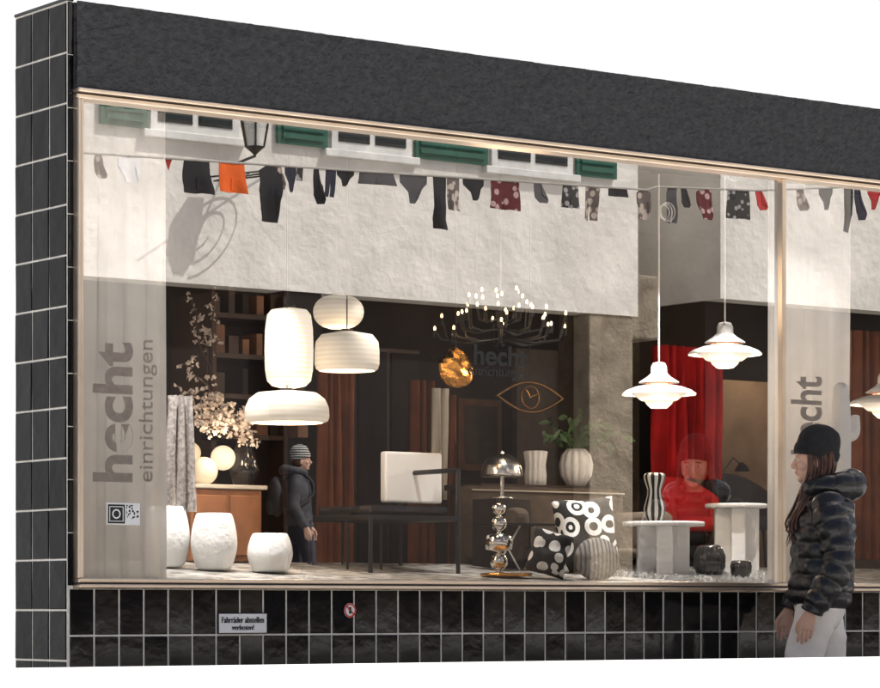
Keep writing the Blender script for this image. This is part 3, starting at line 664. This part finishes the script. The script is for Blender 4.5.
# clothesline
cg = E('clothesline'); Dc = 9.0
cols = {'k': M('cloth_black', (.012, .012, .016), .9), 'w': M('cloth_white', (.8, .8, .8), .9), 'o': M('cloth_orange', (.78, .12, .01), .9), 'g': M('cloth_grey', (.08, .075, .08), .9), 'n': M('cloth_navy', (.02, .022, .04), .9), 'r': M('cloth_red', (.4, .02, .02), .9),
        'p': vor('cloth_print', (.45, .30, .28), (.10, .01, .015), 14, .4), 'c': vor('cloth_floral', (.5, .42, .36), (.14, .11, .10), 16, .45), 'q': vor('cloth_pattern', (.35, .33, .33), (.03, .03, .03), 18, .4)}
shp = {'rect': [(0, 0), (1, 0), (.97, -1), (.04, -.97)], 'tri': [(0, 0), (1, -.05), (.55, -1)], 'brief': [(0, 0), (1, 0), (1, -.3), (.7, -.62), (.6, -1), (.4, -1), (.3, -.62), (0, -.3)],
       'pants': [(0, 0), (1, 0), (1, -1), (.58, -.98), (.5, -.3), (.42, -1), (.02, -.96)], 'shirt': [(0, -.1), (.35, 0), (.65, 0), (1, -.1), (1, -.45), (.8, -.4), (.8, -1), (.2, -.97), (.2, -.4), (0, -.45)],
       'shorts': [(0, 0), (1, 0), (1.08, -1), (.6, -.96), (.5, -.5), (.42, -.98), (-.06, -.95)],
       'sock': [(0, 0), (.5, 0), (.5, -.6), (1, -.85), (.9, -1), (.3, -1), (0, -.75)]}
def lz(u):
    return 153+(u-100)*.066 if u < 660 else 190-(abs(u-760)/100)*4
pts = [R(u, lz(u), Dc) for u in range(40, 960, 10)]; curve('line', pts, .009, M('rope', (.4, .38, .34), .9), cg)
items = [(121, 143, 27, 'shirt', 'w'), (98, 110, 24, 'sock', 'c'), (168, 175, 12, 'tri', 'r'), (187, 212, 34, 'shorts', 'k'), (222, 247, 31, 'shorts', 'o'), (262, 284, 58, 'shirt', 'k'), (279, 288, 24, 'sock', 'c'), (288, 299, 26, 'brief', 'n'), (300, 306, 14, 'rect', 'q'), (317, 326, 36, 'sock', 'k'), (329, 339, 28, 'pants', 'n'), (340, 357, 16, 'brief', 'k'), (363, 396, 13, 'shorts', 'g'), (403, 430, 29, 'brief', 'g'),
         (436, 449, 54, 'rect', 'k'), (450, 462, 34, 'pants', 'c'), (466, 487, 22, 'brief', 'k'), (494, 522, 30, 'shorts', 'p'), (537, 551, 20, 'sock', 'g'), (566, 581, 24, 'shorts', 'q'), (589, 603, 34, 'pants', 'c'), (612, 630, 9, 'shorts', 'k'), (640, 654, 30, 'shirt', 'c'), (671, 680, 36, 'pants', 'g'), (684, 694, 20, 'sock', 'k'), (700, 715, 32, 'shirt', 'p'), (731, 752, 30, 'shorts', 'q'), (758, 771, 20, 'sock', 'r'), (800, 812, 22, 'sock', 'c'), (822, 836, 22, 'brief', 'g'), (847, 856, 46, 'rect', 'k'), (858, 868, 34, 'sock', 'n'), (871, 884, 24, 'brief', 'r')]
for i, (u0, u1, h, s, c_) in enumerate(items):
    a = R(u0, lz(u0), Dc); b = R(u1, lz(u1), Dc); k = K(u0, Dc); H = h/k; bm = bmesh.new()
    vs = [bm.verts.new((a.x+(b.x-a.x)*q[0], -Dc, a.z+(b.z-a.z)*q[0]+q[1]*H)) for q in shp[s]]
    bm.faces.new(vs); bmesh.ops.triangulate(bm, faces=bm.faces); bmesh.ops.subdivide_edges(bm, edges=bm.edges, cuts=4, use_grid_fill=True)
    for v in bm.verts:
        f = min(1, (max(a.z, b.z)-v.co.z)*4)
        v.co.y += f*.07*noise.noise(Vector((v.co.x*7, v.co.z*2, i))); v.co.x += f*.05*noise.noise(Vector((v.co.z*5, i, 1)))
    o = bmobj('garment_%d' % i, bm, cols[c_], cg); sd_ = o.modifiers.new('s', 'SOLIDIFY'); sd_.thickness = .006
# ------------------------------------------------------------------ people
def person(name, loc, yaw, jm, pm, hm, hairm, quilt=.012, stride=1, pack=None, hair_long=True, scale=1):
    r = E(name, loc, yaw); r.scale = (scale,)*3
    bm = bmesh.new()
    sweep(bm, [(-.01, 0, 1.0), (-.01, 0, .9), (0, 0, .80)], [(.115, .155), (.125, .168), (.10, .14)])
    sweep(bm, [(0, .085, .88), (.06, .09, .70), (.10, .085, .48), (.12*stride, .08, .28), (.14*stride, .08, .085)], [(.105, .088), (.095, .085), (.075, .072), (.072, .068), (.066, .06)])
    sweep(bm, [(-.01, -.085, .88), (-.05, -.09, .70), (-.05, -.085, .48), (-.15*stride, -.08, .30), (-.25*stride, -.08, .12)], [(.108, .088), (.095, .085), (.075, .072), (.072, .068), (.066, .06)])
    for v in bm.verts: v.co += Vector((.009*noise.noise(Vector((v.co.x*8, v.co.y*8, v.co.z*22))), .009*noise.noise(Vector((v.co.x*8, v.co.y*8, v.co.z*22+9))), 0))
    voxel(bmobj('trousers', bm, pm, r), .009, 3)
    bm = bmesh.new()
    sweep(bm, [(.14*stride-.07, .08, .05), (.14*stride, .08, .055), (.14*stride+.09, .08, .04), (.14*stride+.17, .082, .028)], [(.035, .035), (.05, .042), (.038, .045), (.02, .03)], ref=Vector((0, 0, 1)))
    sweep(bm, [(-.25*stride-.09, -.08, .11), (-.25*stride-.02, -.08, .085), (-.25*stride+.06, -.08, .05), (-.25*stride+.13, -.08, .03)], [(.035, .035), (.048, .042), (.038, .045), (.02, .03)], ref=Vector((0, 0, 1)))
    voxel(bmobj('shoes', bm, hm, r), .006, 2)
    bm = bmesh.new()
    sweep(bm, [(-.005, 0, .885), (-.01, 0, .95), (-.02, 0, 1.10), (-.025, 0, 1.25), (-.035, 0, 1.37), (-.035, 0, 1.43), (-.03, 0, 1.475)], [(.12, .17), (.145, .19), (.14, .185), (.145, .195), (.125, .18), (.09, .125), (.075, .085)], 48, quilt, .075)
    sweep(bm, [(-.03, .145, 1.395), (-.05, .205, 1.30), (-.085, .235, 1.13), (-.05, .25, 1.02), (.03, .245, .89), (.045, .243, .862)], [.068, .073, .064, .060, .050, .038], 28, quilt, .07)
    sweep(bm, [(-.03, -.145, 1.395), (-.03, -.205, 1.30), (-.03, -.235, 1.13), (.03, -.24, 1.02), (.11, -.22, .90), (.125, -.215, .872)], [.068, .073, .064, .060, .050, .038], 28, quilt, .07)
    hp = [(.065, .045, 1.43), (.03, .10, 1.455), (-.06, .115, 1.465), (-.135, .06, 1.47), (-.155, 0, 1.475), (-.135, -.06, 1.47), (-.06, -.115, 1.465), (.03, -.10, 1.455), (.065, -.045, 1.43)]
    sweep(bm, hp, [.022, .04, .052, .066, .074, .066, .052, .04, .022], 18, quilt*.6, .08, ref=Vector((0, 0, 1)))
    voxel(bmobj('jacket', bm, jm, r), .006, 1)
    HO = Vector((.012, 0, 0)); bm = bmesh.new()
    ell(bm, HO+Vector((0, 0, 1.605)), (.094, .073, .10)); ell(bm, HO+Vector((.03, 0, 1.55)), (.057, .054, .068)); ell(bm, HO+Vector((.068, 0, 1.502)), (.02, .024, .018))
    ell(bm, HO+Vector((.078, 0, 1.535)), (.016, .026, .018)); ell(bm, HO+Vector((.091, 0, 1.537)), (.0075, .02, .005)); ell(bm, HO+Vector((.089, 0, 1.527)), (.007, .018, .006))
    sweep(bm, [HO+Vector((.088, 0, 1.605)), HO+Vector((.098, 0, 1.585)), HO+Vector((.108, 0, 1.566)), HO+Vector((.094, 0, 1.555))], [.008, .010, .012, .009], 12, dens=.004, ref=Vector((0, 1, 0)))
    for s in (-1, 1):
        ell(bm, HO+Vector((.062, .036*s, 1.565)), (.026, .022, .024)); ell(bm, HO+Vector((.0, .075*s, 1.57)), (.018, .008, .03)); ell(bm, HO+Vector((.083, .03*s, 1.612)), (.012, .022, .007))
    sweep(bm, [(-.025, 0, 1.40), (-.01, 0, 1.47), (.0, 0, 1.55)], [.056, .05, .055])
    voxel(bmobj('head', bm, skinm, r), .004, 3)
    bm = bmesh.new()
    for s in (-1, 1): ell(bm, HO+Vector((.083, .029*s, 1.592)), (.009, .012, .006), seg=12)
    bmobj('eyes', bm, M('eye_white', (.7, .68, .65), .2), r, True)
    bm = bmesh.new()
    for s in (-1, 1): ell(bm, HO+Vector((.0895, .029*s, 1.592)), (.004, .005, .005), seg=10); ell(bm, HO+Vector((.091, .031*s, 1.611)), (.004, .017, .003), seg=10)
    bmobj('irises_and_brows', bm, hairm, r, True)
    bm = bmesh.new(); ell(bm, HO+Vector((.0965, 0, 1.5335)), (.003, .017, .0055), seg=12); bmobj('lips', bm, M('lips', (.45, .14, .12), .5), r, True)
    bm = bmesh.new(); n = 48; tilt = Matrix.Rotation(math.radians(-14), 3, 'Y'); rows = []
    for (z, f) in ((-.012, 1.0), (-.004, 1.07), (.03, 1.09), (.036, 1.04), (.042, 1.0), (.075, 1.0), (.10, .93), (.125, .78), (.142, .55), (.15, .3), (.153, .02)):
        rows.append([bm.verts.new(tilt@Vector((.103*f*math.cos(2*math.pi*i/n)*(1+.02*(i % 2))+(-.006 if z > .1 else 0), .083*f*math.sin(2*math.pi*i/n)*(1+.02*(i % 2)), z+.004*noise.noise(Vector((i*.3, z*30, 0)))))+HO+Vector((-.002, 0, 1.615))) for i in range(n)])
    for j in range(len(rows)-1):
        for i in range(n): bm.faces.new((rows[j][i], rows[j][(i+1) % n], rows[j+1][(i+1) % n], rows[j+1][i]))
    bh = bmobj('beanie', bm, hm, r, True); ss = bh.modifiers.new('s', 'SUBSURF'); ss.levels = 1; ss.render_levels = 1
    bm = bmesh.new(); ell(bm, HO+Vector((-.03, 0, 1.58)), (.075, .079, .085))
    if hair_long:
        rs = random.Random(5)
        for s in (-1, 1):
            for q in range(26):
                f = q/25; y = s*(.066+.014*rs.random()); x0 = .04-.115*f
                j = lambda a: rs.uniform(-a, a)
                sweep(bm, [(x0+.012, y, 1.63), (x0+.012+j(.006), y*1.1, 1.54), (x0+.03+.03*f+j(.01), y*1.35, 1.46), (.10-.03*f+j(.014), y*1.35+j(.016), 1.37), (.135-.05*f+j(.018), y*1.2+j(.016), 1.29), (.13-.04*f+j(.03), y*1.1+j(.016), 1.215+j(.04))], [.005, .007, .0075, .007, .005, .0015], 6, dens=.02)
    bmobj('hair', bm, hairm, r, True)
    for s, wr in ((1, Vector((.05, .243, .862))), (-1, Vector((.13, -.214, .872)))):
        bm = bmesh.new()
        sweep(bm, [wr+Vector((-.01, 0, .03)), wr+Vector((.0, 0, 0)), wr+Vector((.012, -.004*s, -.035)), wr+Vector((.02, -.008*s, -.08))], [(.024, .018), (.026, .017), (.037, .016), (.036, .013)], dens=.006)
        for q, L in enumerate((.068, .076, .070, .055)):
            b = wr+Vector((.046-.019*q, -.008*s, -.082+.004*abs(q-1))); c1 = .35+.12*q
            p1 = b+Vector((.006, -.006*s, -L*.45)); p2 = p1+Vector((.004, -L*.28*c1*1.4*s, -L*.30)); p3 = p2+Vector((0, -L*.24*s, -L*.12))
            sweep(bm, [b+Vector((0, 0, .02)), b, p1, p2, p3], [.009, .0092, .0085, .0078, .006], 12, dens=.005)
        sweep(bm, [wr+Vector((.022, -.006*s, -.02)), wr+Vector((.05, -.014*s, -.045)), wr+Vector((.062, -.022*s, -.075)), wr+Vector((.058, -.028*s, -.10))], [.013, .0115, .0095, .007], 12, dens=.005)
        voxel(bmobj('hand', bm, skinm, r), .0026, 2)
    if pack:
        bm = bmesh.new(); ell(bm, (-.25, 0, 1.2), (.10, .15, .22)); ell(bm, (-.32, 0, 1.1), (.05, .11, .10))
        for s in (-1, 1): sweep(bm, [(-.2, .1*s, 1.38), (-.05, .115*s, 1.47), (.11, .11*s, 1.37), (.13, .13*s, 1.22), (-.03, .2*s, 1.08), (-.2, .13*s, 1.05)], [.018]*6, 10)
        voxel(bmobj('backpack', bm, pack, r), .01, 2)
    return r
puffer = M('black_puffer_nylon', (.010, .010, .011), .28, 0, 8, .3, .35, 45, dist=.01)
wool = M('black_wool', (.012, .012, .013), .95, 0, 20, .3, .6, 120)
hairb = M('brown_hair', (.075, .03, .016), .42, 0, 30, .5)
whitep = M('white_denim', (.80, .77, .73), .85, 0, 10, .06, .4, 30)
yp = -.42; xp = px(818, yp)
person('woman', (xp, yp, 0), math.radians(180-36-4), puffer, whitep, wool, hairb, .015, scale=.985)
Dp = 16.2; pp_ = R(302, 448, Dp)
greyj = M('grey_jacket', (.05, .05, .058), .8, 0, 6, .4); navyp = M('dark_jeans', (.02, .022, .035), .9)
sh_ = stripes('striped_wool', (.02, .02, .02), (.5, .48, .45), 12, 'Z', rough=.9)
person('pedestrian', (pp_.x, -Dp, .873), math.radians(30), greyj, navyp, sh_, hairb, .004, .8, M('black_backpack', (.02, .02, .022), .7), False)
# ------------------------------------------------------------------ light & camera
w = bpy.data.worlds.new('World'); sc.world = w; w.use_nodes = True; nt = w.node_tree
sky = nt.nodes.new('ShaderNodeTexSky'); sky.sky_type = 'NISHITA'; sky.sun_disc = False
sky.dust_density = 6; sky.ozone_density = .2; sky.air_density = .8
L = Vector((-.36, -.43, -.83)).normalized(); s = -L
el = math.asin(s.z); sky.sun_elevation = el; sky.sun_rotation = math.atan2(s.x, s.y)
nt.links.new(sky.outputs[0], nt.nodes['Background'].inputs[0]); nt.nodes['Background'].inputs[1].default_value = .15
sl = bpy.data.lights.new('sun', 'SUN'); sl.energy = 5; sl.angle = math.radians(.5); sl.color = (1, .975, .93)
so = link(bpy.data.objects.new('sun', sl)); so.rotation_euler = L.to_track_quat('-Z', 'Y').to_euler()
cam = bpy.data.cameras.new('camera'); co = link(bpy.data.objects.new('camera', cam)); co.location = EYE; co.rotation_euler = (math.pi/2, 0, -YAW)
cam.sensor_width = 36; cam.lens = F/880*36; cam.shift_y = 264/880; cam.clip_end = 1000; cam.clip_start = .1
sc.camera = co
sc.view_settings.view_transform = 'Standard'; sc.view_settings.look = 'None'; sc.view_settings.exposure = 0
